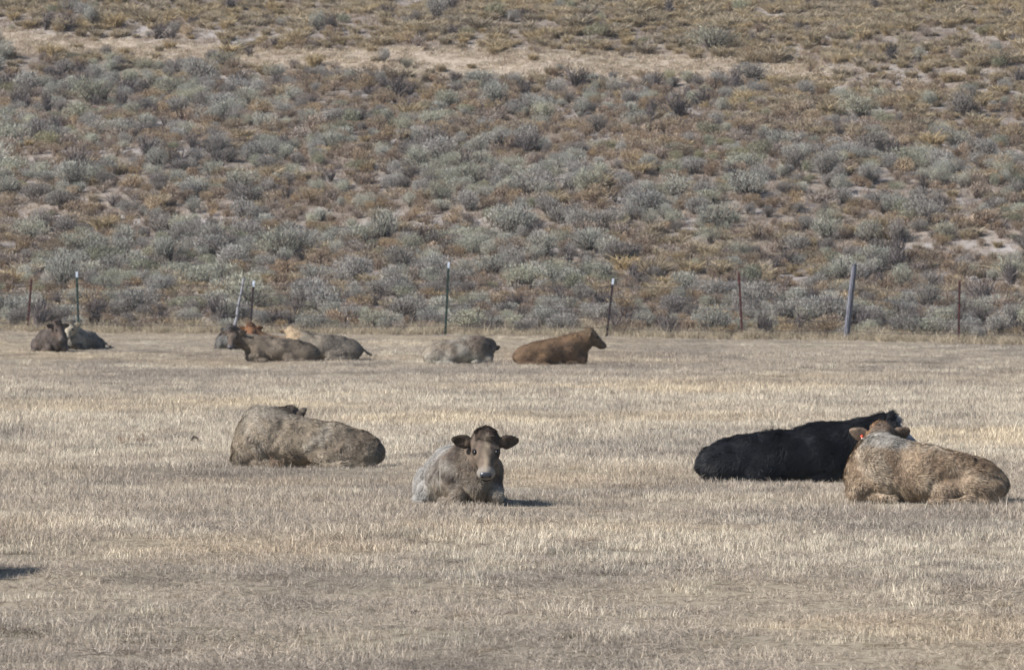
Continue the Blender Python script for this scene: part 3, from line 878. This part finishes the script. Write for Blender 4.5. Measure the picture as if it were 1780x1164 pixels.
YELLOW = [mesh_from('rabbitbrush', *f[:2], [M_SHRUB], f[2], smooth=False) for f in
          [dome_shrub(330 + s, .40, .42, 1300, .05, .012, YEL_C[s % 2], upright=.6, lumps=8)[0] for s in range(4)]]
DEAD = []
for s in range(5):
    lf, st = dome_shrub(400 + s, .42, .60, 170, .09, .010, ((112, 104, 100), (84, 78, 76)), upright=.6, stems=30, stemc=((88, 80, 78), (112, 104, 100)))
    V = merge([lf, st]); DEAD.append(mesh_from('bare_shrub', *V[:2], [M_STEM], V[2], smooth=False))

KINDS = ['sage', 'brown', 'tan', 'yellow', 'dead']
BLOBS = [  # photo-space patches read off the slope: cx, cy, rx, ry, kind, weight
    (150, 140, 200, 50, 0, 1.6), (60, 175, 90, 40, 4, 1.2), (240, 165, 60, 30, 4, 1.0), (120, 240, 130, 25, 0, 1.5), (120, 240, 90, 20, 3, .8),
    (420, 290, 180, 45, 0, 1.6), (800, 300, 160, 60, 0, 1.4), (1050, 180, 130, 35, 0, 1.3), (1180, 190, 90, 40, 4, .7), (1250, 268, 90, 22, 3, 1.2),
    (1520, 300, 260, 40, 0, 1.7), (1560, 310, 200, 25, 3, .6), (1000, 330, 120, 35, 0, 1.4), (1700, 370, 90, 40, 3, .7), (1700, 340, 150, 60, 0, 1.2),
    (270, 470, 170, 40, 0, 1.6), (250, 470, 120, 30, 3, .9), (860, 470, 150, 30, 0, 1.1), (700, 490, 90, 20, 0, 1.2), (140, 330, 140, 40, 0, 1.3),
    (440, 190, 90, 35, 0, 1.0), (560, 400, 200, 40, 0, .8), (1100, 390, 300, 45, 0, .9), (450, 380, 60, 20, 3, .5),
    (60, 205, 100, 20, 1, 1.8), (300, 205, 120, 20, 1, 1.5), (110, 270, 130, 30, 1, 2.0), (340, 245, 90, 25, 1, 1.4), (880, 235, 260, 35, 1, 2.0),
    (700, 340, 100, 25, 1, 1.8), (1060, 260, 100, 30, 1, 1.4), (560, 205, 120, 30, 1, 1.3), (1350, 235, 260, 35, 1, 1.7), (60, 400, 120, 30, 1, 1.3),
    (240, 375, 130, 25, 1, 1.4), (520, 340, 80, 30, 1, 1.2), (1300, 330, 120, 30, 1, 1.2), (980, 380, 120, 30, 1, 1.0), (1650, 250, 200, 40, 1, 1.4),
    (1600, 190, 300, 50, 2, 2.2), (1100, 60, 500, 45, 2, 1.6), (350, 95, 350, 14, 2, 1.5), (250, 45, 260, 25, 2, 1.1), (1500, 40, 400, 40, 2, 1.2),
    (300, 510, 140, 18, 2, 1.2), (1300, 440, 300, 40, 2, .5), (500, 520, 200, 20, 2, .6), (880, 510, 100, 20, 5, 1.4), (20, 495, 60, 16, 5, 1.5),
    (560, 500, 90, 12, 5, 1.2), (820, 70, 400, 30, 5, .7), (1700, 60, 120, 40, 5, .9), (1560, 150, 100, 25, 5, .6), (440, 318, 40, 8, 5, 1.5), (640, 290, 30, 6, 5, 1.),
]
def weights(px, py, x, y):
    W = np.zeros((6,) + np.shape(px))
    low = sstep(60, 180, py); 
    W[0] += .24 * low + .04; W[1] += .60 * low + .12; W[2] += .22 + .9 * (1 - sstep(90, 170, py)); W[3] += .05; W[4] += .10; W[5] += .30
    for (cx, cy, rx, ry, k, w) in BLOBS:
        g = np.exp(-(((px - cx) / rx) ** 2 + ((py - cy) / ry) ** 2))
        W[k] += w * g
    P = np.stack([x, y], -1)
    for k in range(6):
        W[k] *= np.clip(1 + 1.1 * snoise(P, 50 + k, 2.2, 3), .05, None)
    W[0] *= .72; W[1] *= 1.35; W[4] *= .6; W[3] *= .8
    sm = strip_mask(px, py)
    W[:5] *= 1 - .93 * sm
    W[5] += sm * 2.5
    toe = sstep(528, 556, py)                # brushy line at the foot of the slope
    W[0] += .9 * toe; W[4] += .35 * toe; W[5] *= 1 - .6 * toe
    return W

def plant_label(k, s, v, px, py):
    size = 'small' if s < .85 else ('large' if s > 1.10 else 'midsize')
    tone = [['grey green', 'dull grey', 'yellowish grey', 'dark grey'][v % 4] + ' sagebrush', ['rusty', 'greyish', 'golden'][v % 3] + ' brown shrub',
            ['sandy', 'olive tan'][v % 2] + ' bunchgrass', ['pale green', 'straw yellow'][v % 2] + ' rabbitbrush', 'dark bare shrub'][k]
    band = 'just behind the fence' if py > 500 else ('low on the slope' if py > 410 else ('below mid slope' if py > 320 else (
        'above mid slope' if py > 230 else ('high on the slope' if py > 150 else ('at the pale grass strip' if py > 95 else ('just above the pale strip' if py > 50 else 'near the top edge'))))))
    marks = [(50, 'the leftmost rusty post'), (134, 'the left white tip'), (290, 'the left calf'), (430, 'the crooked wooden post'), (600, 'the huddle'),
             (777, 'the green post'), (930, 'the brown calf'), (1060, 'the dark post'), (1180, 'the open verge'), (1287, 'the middle rusty post'), (1380, 'the black calf'),
             (1477, 'the thick wooden post'), (1580, 'the tan calf'), (1667, 'the last rusty post'), (1760, 'the right edge')]
    m = min(marks, key=lambda q: abs(q[0] - px))[1]
    return f'{size} {tone} {band}, above {m}' if 'edge' not in m else f'{size} {tone} {band}, near {m}'

def plant_slope():
    r = np.random.default_rng(99)
    n = 40000
    d = r.uniform(.35, 112, n)
    xw = r.uniform(-1, 1, n) * (0.073 * (156 + d) + 5)
    keep = r.random(n) < (0.073 * (156 + d) + 5) / (0.073 * 268 + 5)
    x, d = xw[keep], d[keep]
    y = fence_y(x) + d
    z = terrain(x, y)
    px, py = project(x, y, z)
    W = weights(px, py, x, y)
    tot = W.sum(0); p = np.cumsum(W / tot, 0)
    kind = (r.random(len(x)) > p).sum(0).clip(0, 5)
    # keep plants apart by size
    RADS = np.array([.40, .27, .16, .34, .36, 0])
    sizes = (r.lognormal(0, .30, len(x)).clip(.45, 1.9)) * np.where(kind == 2, .95, .69)
    cell = {}
    chosen = []
    for i in range(len(x)):
        if kind[i] == 5: continue
        rad = RADS[kind[i]] * sizes[i] * .66
        cx, cy = int(x[i] // 1), int(y[i] // 1); ok = True
        for a in (-1, 0, 1):
            for b in (-1, 0, 1):
                for (qx, qy, qr) in cell.get((cx + a, cy + b), ()):
                    if (qx - x[i]) ** 2 + (qy - y[i]) ** 2 < (qr + rad) ** 2 * .6: ok = False; break
                if not ok: break
            if not ok: break
        if ok:
            cell.setdefault((cx, cy), []).append((x[i], y[i], rad)); chosen.append(i)
    chosen = np.array(chosen)
    LAB = ['rounded grey green sagebrush growing among others on the dry slope behind the fence',
           'low rusty brown shrub among the sagebrush on the slope behind the fence',
           'small tan bunchgrass clump on the slope behind the fence',
           'pale yellow green rabbitbrush mound among the sagebrush on the slope',
           'dark leafless twiggy shrub among the sagebrush on the slope']
    CAT = ['sagebrush', 'shrub', 'bunchgrass', 'shrub', 'shrub']
    NM = ['sagebrush', 'brown_shrub', 'tan_bunchgrass', 'rabbitbrush', 'bare_shrub']
    GR = ['sagebrush on the slope behind the fence', 'rusty brown shrubs on the slope', 'tan bunchgrass clumps on the slope', 'pale rabbitbrush on the slope', 'bare twiggy shrubs on the slope']
    REST = ['sagebrush_cover', 'brown_shrub_cover', 'bunchgrass_cover', 'rabbitbrush_cover', 'bare_shrub_cover']
    RL = ['grey green sagebrush filling the rest of the far slope', 'low brown shrubs filling the rest of the slope', 'tan bunchgrass dotted over the upper slope',
          'pale rabbitbrush mounds beyond the nearest ones', 'bare twiggy shrubs beyond the nearest ones']
    for k in range(5):
        idx = chosen[kind[chosen] == k]
        vis = (px[idx] > -20) & (px[idx] < 1800) & (py[idx] > -10)
        size = sizes[idx] * (1 + 0 * idx) / y[idx] * np.where(vis, 1, 0.01)
        order = idx[np.argsort(-size)]
        nind = min(300, int(vis.sum()))
        srcs = [SAGE, BROWN, TAN, YELLOW, DEAD][k]
        for j in order[:nind]:
            v = r.integers(0, len(srcs))
            if k == 0: leaf_me, stem_me = srcs[v]
            else: leaf_me, stem_me = srcs[v], None
            o = add_obj(NM[k], leaf_me, loc=(x[j], y[j], z[j]))
            s = float(sizes[j]); o.scale = (s * r.uniform(.85, 1.45), s * r.uniform(.85, 1.2), s * r.uniform(.75, 1.15))
            o.rotation_euler = (0, 0, r.uniform(-.5, .5) + math.pi * r.integers(0, 2))
            tag(o, plant_label(k, s, v, px[j], py[j]), CAT[k], GR[k])
            if stem_me: add_obj('woody_stems', stem_me, parent=o)
        rest = order[nind:]
        if len(rest):
            so = []
            for s_ in srcs:
                if k == 0:
                    ob = bpy.data.objects.new('src', s_[0]); so.append(ob)
                else: so.append(bpy.data.objects.new('src', s_))
            scatter(REST[k], np.stack([x[rest], y[rest], z[rest]], -1), r.uniform(0, 6.28, len(rest)), sizes[rest], r.integers(0, len(so), len(rest)), so, RL[k])
    # individually recognisable shrubs
    SPECIAL = [
        (122, 55, DEAD, 1.35, 'bare_shrub', 'broad dark twiggy shrub standing alone above the pale strip at upper left', 'shrub'),
        (310, 55, BROWN, 1.4, 'brown_shrub', 'dark brown shrub clump above the pale strip at upper left', 'shrub'),
        (707, 120, SAGE, .62, 'sagebrush', 'small dark sagebrush standing alone on the pale grass strip', 'sagebrush'),
        (708, 45, SAGE, .75, 'sagebrush', 'grey green sagebrush above the middle of the pale strip', 'sagebrush'),
        (973, 124, SAGE, .5, 'sagebrush', 'tiny grey sagebrush in the middle of the pale grass strip', 'sagebrush'),
        (1066, 140, SAGE, .55, 'sagebrush', 'compact rounded sagebrush on the lower edge of the pale strip', 'sagebrush'),
        (1197, 146, SAGE, .8, 'sagebrush', 'larger sagebrush at the right part of the pale strip', 'sagebrush'),
        (1036, 36, DEAD, .6, 'bare_shrub', 'small dark shrub near the top of the slope', 'shrub'),
        (435, 100, DEAD, .7, 'bare_shrub', 'dark wispy shrub at the lower edge of the pale strip', 'shrub'),
        (400, 95, DEAD, .55, 'bare_shrub', 'thin upright twiggy shrub on the pale strip at left', 'shrub'),
        (715, 250, DEAD, 1.0, 'bare_shrub', 'blackish tangled shrub in the middle of the brown scrub', 'shrub'),
        (575, 318, DEAD, .8, 'bare_shrub', 'dark shrub with a bare soil patch at its foot', 'shrub'),
        (1022, 338, SAGE, 1.25, 'sagebrush', 'large rounded pale sagebrush mid slope with dark foot', 'sagebrush'),
        (1280, 520, DEAD, 1.2, 'bare_shrub', 'tall dark sprawling shrub at the head of a rusty fence post', 'shrub'),
        (1530, 500, DEAD, .8, 'bare_shrub', 'dark shrub just right of the thick wooden post', 'shrub'),
        (1596, 355, SAGE, .9, 'sagebrush', 'sagebrush with a dark hollow at the right of the slope', 'sagebrush'),
        (22, 498, BROWN, 1.0, 'brown_shrub', 'golden brown shrub left of the leftmost fence post', 'shrub'),
        (486, 535, YELLOW, .45, 'rabbitbrush', 'small yellow tuft behind the group of calves', 'shrub'),
        (1405, 512, BROWN, .7, 'brown_shrub', 'golden brown tuft left of the thick wooden post', 'shrub'),
    ]
    for i, (qx, qy, src, s, nm, lb, ct) in enumerate(SPECIAL):
        gx, gy, gz = ground_at(qx, qy)
        v = src[i % len(src)]
        leaf_me = v[0] if isinstance(v, tuple) else v
        o = add_obj(nm, leaf_me, loc=(gx, gy, gz)); s *= .82; o.scale = (s, s, s); o.rotation_euler = (0, 0, i * 1.3)
        tag(o, lb, ct)
        if isinstance(v, tuple): add_obj('woody_stems', v[1], parent=o)
    # thin dry grass all over the slope, dense on the pale strip
    n = 62000
    d = r.uniform(.4, 110, n)
    x = r.uniform(-1, 1, n) * (0.073 * (156 + d) + 4)
    y = fence_y(x) + d; z = terrain(x, y); px, py = project(x, y, z)
    sm = strip_mask(px, py)
    nn = snoise(np.stack([x, y], -1), 77, 2.0, 3)
    prob = .62 + .30 * nn + .9 * sm - .3 * sstep(380, 480, py) * 0
    k = r.random(n) < prob
    x, y, z, sm = x[k], y[k], z[k], sm[k]
    HG = [source('slope_tuft', stubble(500 + s, 34, .20, .15, flat=.3, w=.010, c=c, bend=.3), M_HGRASS) for s, c in
          enumerate([((178, 160, 136), (142, 127, 111)), ((158, 143, 126), (126, 113, 102)), ((164, 145, 122), (130, 114, 100)), ((194, 178, 154), (160, 146, 126))])]
    var = np.where(sm > .4, 3 * (r.random(len(x)) < .8), r.integers(0, 3, len(x)))
    scatter('slope_grass', np.stack([x, y, z], -1), r.uniform(0, 6.28, len(x)), r.uniform(.5, 1.3, len(x)), var, HG, 'thin dry grass between the shrubs of the slope')
plant_slope()

# ---------------------------------------------------------------- fence
def tube(p0, p1, r0, r1, seg=6, cap=True):
    p0 = Vector(p0); p1 = Vector(p1); ax = (p1 - p0).normalized()
    u = ax.orthogonal().normalized(); v = ax.cross(u)
    V = []
    for p, rr in ((p0, r0), (p1, r1)):
        for i in range(seg):
            a = 2 * math.pi * i / seg
            V.append(p + (u * math.cos(a) + v * math.sin(a)) * rr)
    F = [(i, (i + 1) % seg, seg + (i + 1) % seg, seg + i) for i in range(seg)]
    if cap: F += [tuple(range(seg))[::-1], tuple(range(seg, 2 * seg))]
    return V, F

def join(parts):
    V = []; F = []
    for v, f in parts:
        k = len(V); V += list(v); F += [tuple(i + k for i in q) for q in f]
    return V, F

def build_fence():
    x0, y0, z0 = ground_at(890, 585)
    root = empty('wire_fence', (x0, y0, z0))
    tag(root, 'sagging barbed wire fence on leaning steel and wooden posts along the foot of the slope', 'fence')
    L0 = Vector((x0, y0, z0))
    posts = [  # base px,py ; top px,py ; kind
        (47, 578, 55, 487, 'rust'), (137, 580, 133, 473, 'greenw'), (404, 582, 424, 485, 'thinwood'), (434, 582, 441, 490, 'darkw'),
        (774, 583, 780, 457, 'greenw'), (1054, 587, 1066, 486, 'darkw'), (1291, 589, 1284, 472, 'rust'), (1470, 592, 1485, 462, 'wood'), (1666, 597, 1668, 490, 'rust')]
    tops = []
    for i, (bx, by, tx, ty, kind) in enumerate(posts):
        X = (bx - 890) / FPX * 156
        Y = float(fence_y(X)) - .15
        X = (bx - 890) / FPX * Y
        Z = float(terrain(X, Y)) - .06
        hpx = by - ty
        H = hpx / FPX * Y * 1.0
        dx = (tx - bx) / FPX * Y
        b = Vector((X, Y, Z)); t = Vector((X + dx, Y + (.06 if i % 2 else -.05), Z + H + .06))
        tops.append((b, t))
        lb = bpy.data.objects
        if kind in ('wood', 'thinwood'):
            r = np.random.default_rng(i)
            rad = .060 if kind == 'wood' else .030
            pts = [b.lerp(t, k / 6) + Vector((r.normal(0, .008), r.normal(0, .008), 0)) for k in range(7)]
            V = []; seg = 9
            ang = [2 * math.pi * s / seg for s in range(seg)]
            prof = [1 + .14 * math.sin(2 * a + i) + r.normal(0, .06) for a in ang]
            for k, p in enumerate(pts):
                q = rad * (1.1 - .035 * k)
                for s in range(seg):
                    V.append(p + Vector((math.cos(ang[s]) * q * prof[s], math.sin(ang[s]) * q * prof[s], (.03 * math.sin(s * 2.1) if k == 6 else 0))))
            F = [(k * seg + s, k * seg + (s + 1) % seg, (k + 1) * seg + (s + 1) % seg, (k + 1) * seg + s) for k in range(6) for s in range(seg)]
            F.append(tuple(6 * seg + s for s in range(seg)))
            V = [v - L0 for v in V]
            o = add_obj('wooden_post', mesh_from('wooden_post', V, F, [M_WOOD if kind == 'wood' else M_WOODP], smooth=False), parent=root)
            o['label'] = 'thick grey weathered wooden post leaning right' if kind == 'wood' else 'thin crooked pale wooden post behind the dark faced calf'
        else:
            # T-section: flange and web with studs
            mat = {'rust': M_RUST, 'greenw': M_GREEN, 'darkw': M_DARKP}[kind]
            ax = (t - b).normalized(); sx = Vector((1, 0, 0)); sx = (sx - ax * sx.dot(ax)).normalized(); sy = ax.cross(sx)
            def box(p0, p1, hx, hy):
                V = []
                for p in (p0, p1):
                    for (a, c) in ((-1, -1), (1, -1), (1, 1), (-1, 1)):
                        V.append(p + sx * a * hx + sy * c * hy)
                return V, [(0, 3, 2, 1), (4, 5, 6, 7), (0, 1, 5, 4), (1, 2, 6, 5), (2, 3, 7, 6), (3, 0, 4, 7)]
            capl = .13 if 'w' in kind else 0.0
            tcap = t - ax * capl
            ps = [box(b, tcap, .024, .004), box(b + sy * .02, tcap + sy * .02, .004, .0155)]
            nst = 18
            for k in range(nst):
                p = b.lerp(tcap, (k + 1.2) / (nst + 1)) - sy * .0095
                ps.append(box(p - ax * .012, p + ax * .012, .010, .0045))
            V, F = join(ps)
            o = add_obj('steel_post', mesh_from('steel_post', [v - L0 for v in V], F, [mat], smooth=False), parent=root)
            o['label'] = {'rust': 'rusty red brown steel post', 'greenw': 'green steel post with a white tip', 'darkw': 'dark steel post with a white tip'}[kind]
            if capl:
                V, F = join([box(tcap + ax * .001, t, .026, .006), box(tcap + sy * .022 + ax * .001, t + sy * .022, .006, .0155)])
                add_obj('white_tip', mesh_from('white_tip', [v - L0 for v in V], F, [M_CAPW], smooth=False), parent=o)
    # run beyond the frame on both sides
    def extra(X):
        Y = float(fence_y(X)) - .15; Z = float(terrain(X, Y))
        return Vector((X, Y, Z - .06)), Vector((X + .05, Y, Z + 1.3))
    ends = [extra(-14.5)] + tops + [extra(13.5)]
    for e in (ends[0], ends[-1]):
        V, F = tube(e[0], e[1], .024, .022, 5)
        o = add_obj('steel_post', mesh_from('steel_post', [v - L0 for v in V], F, [M_RUST], smooth=False), parent=root)
    for w in range(5):
        f = .20 + .175 * w
        pts = []
        for k in range(len(ends) - 1):
            if k in (3,): pass
            b0, t0 = ends[k]; b1, t1 = ends[k + 1]
            q0 = b0.lerp(t0, min(.93, f * 1.3 / (t0 - b0).length)) ; q1 = b1.lerp(t1, min(.93, f * 1.3 / (t1 - b1).length))
            n = 8
            for s in range(n):
                u = s / n
                p = q0.lerp(q1, u); p.z -= .035 * 4 * u * (1 - u) * (.4 + .6 * ((w * 7 + k * 3) % 5) / 4); p.y -= .035
                pts.append(p)
        pts.append(q1)
        parts = [tube(a, b_, 0.0080, 0.0080, 4, False) for a, b_ in zip(pts[:-1], pts[1:])]
        # barbs every 14 cm
        acc = 0
        for a, b_ in zip(pts[:-1], pts[1:]):
            seglen = (b_ - a).length; m = max(1, int(seglen / .14))
            for q in range(m):
                c = a.lerp(b_, (q + .5) / m)
                parts.append(tube(c + Vector((-.006, 0, -.016)), c + Vector((.006, 0, .016)), .0018, .0012, 3, False))
        V, F = join(parts)
        add_obj('barbed_wire', mesh_from('barbed_wire', [v - L0 for v in V], F, [M_WIRE], smooth=False), parent=root)
build_fence()
print('script done')
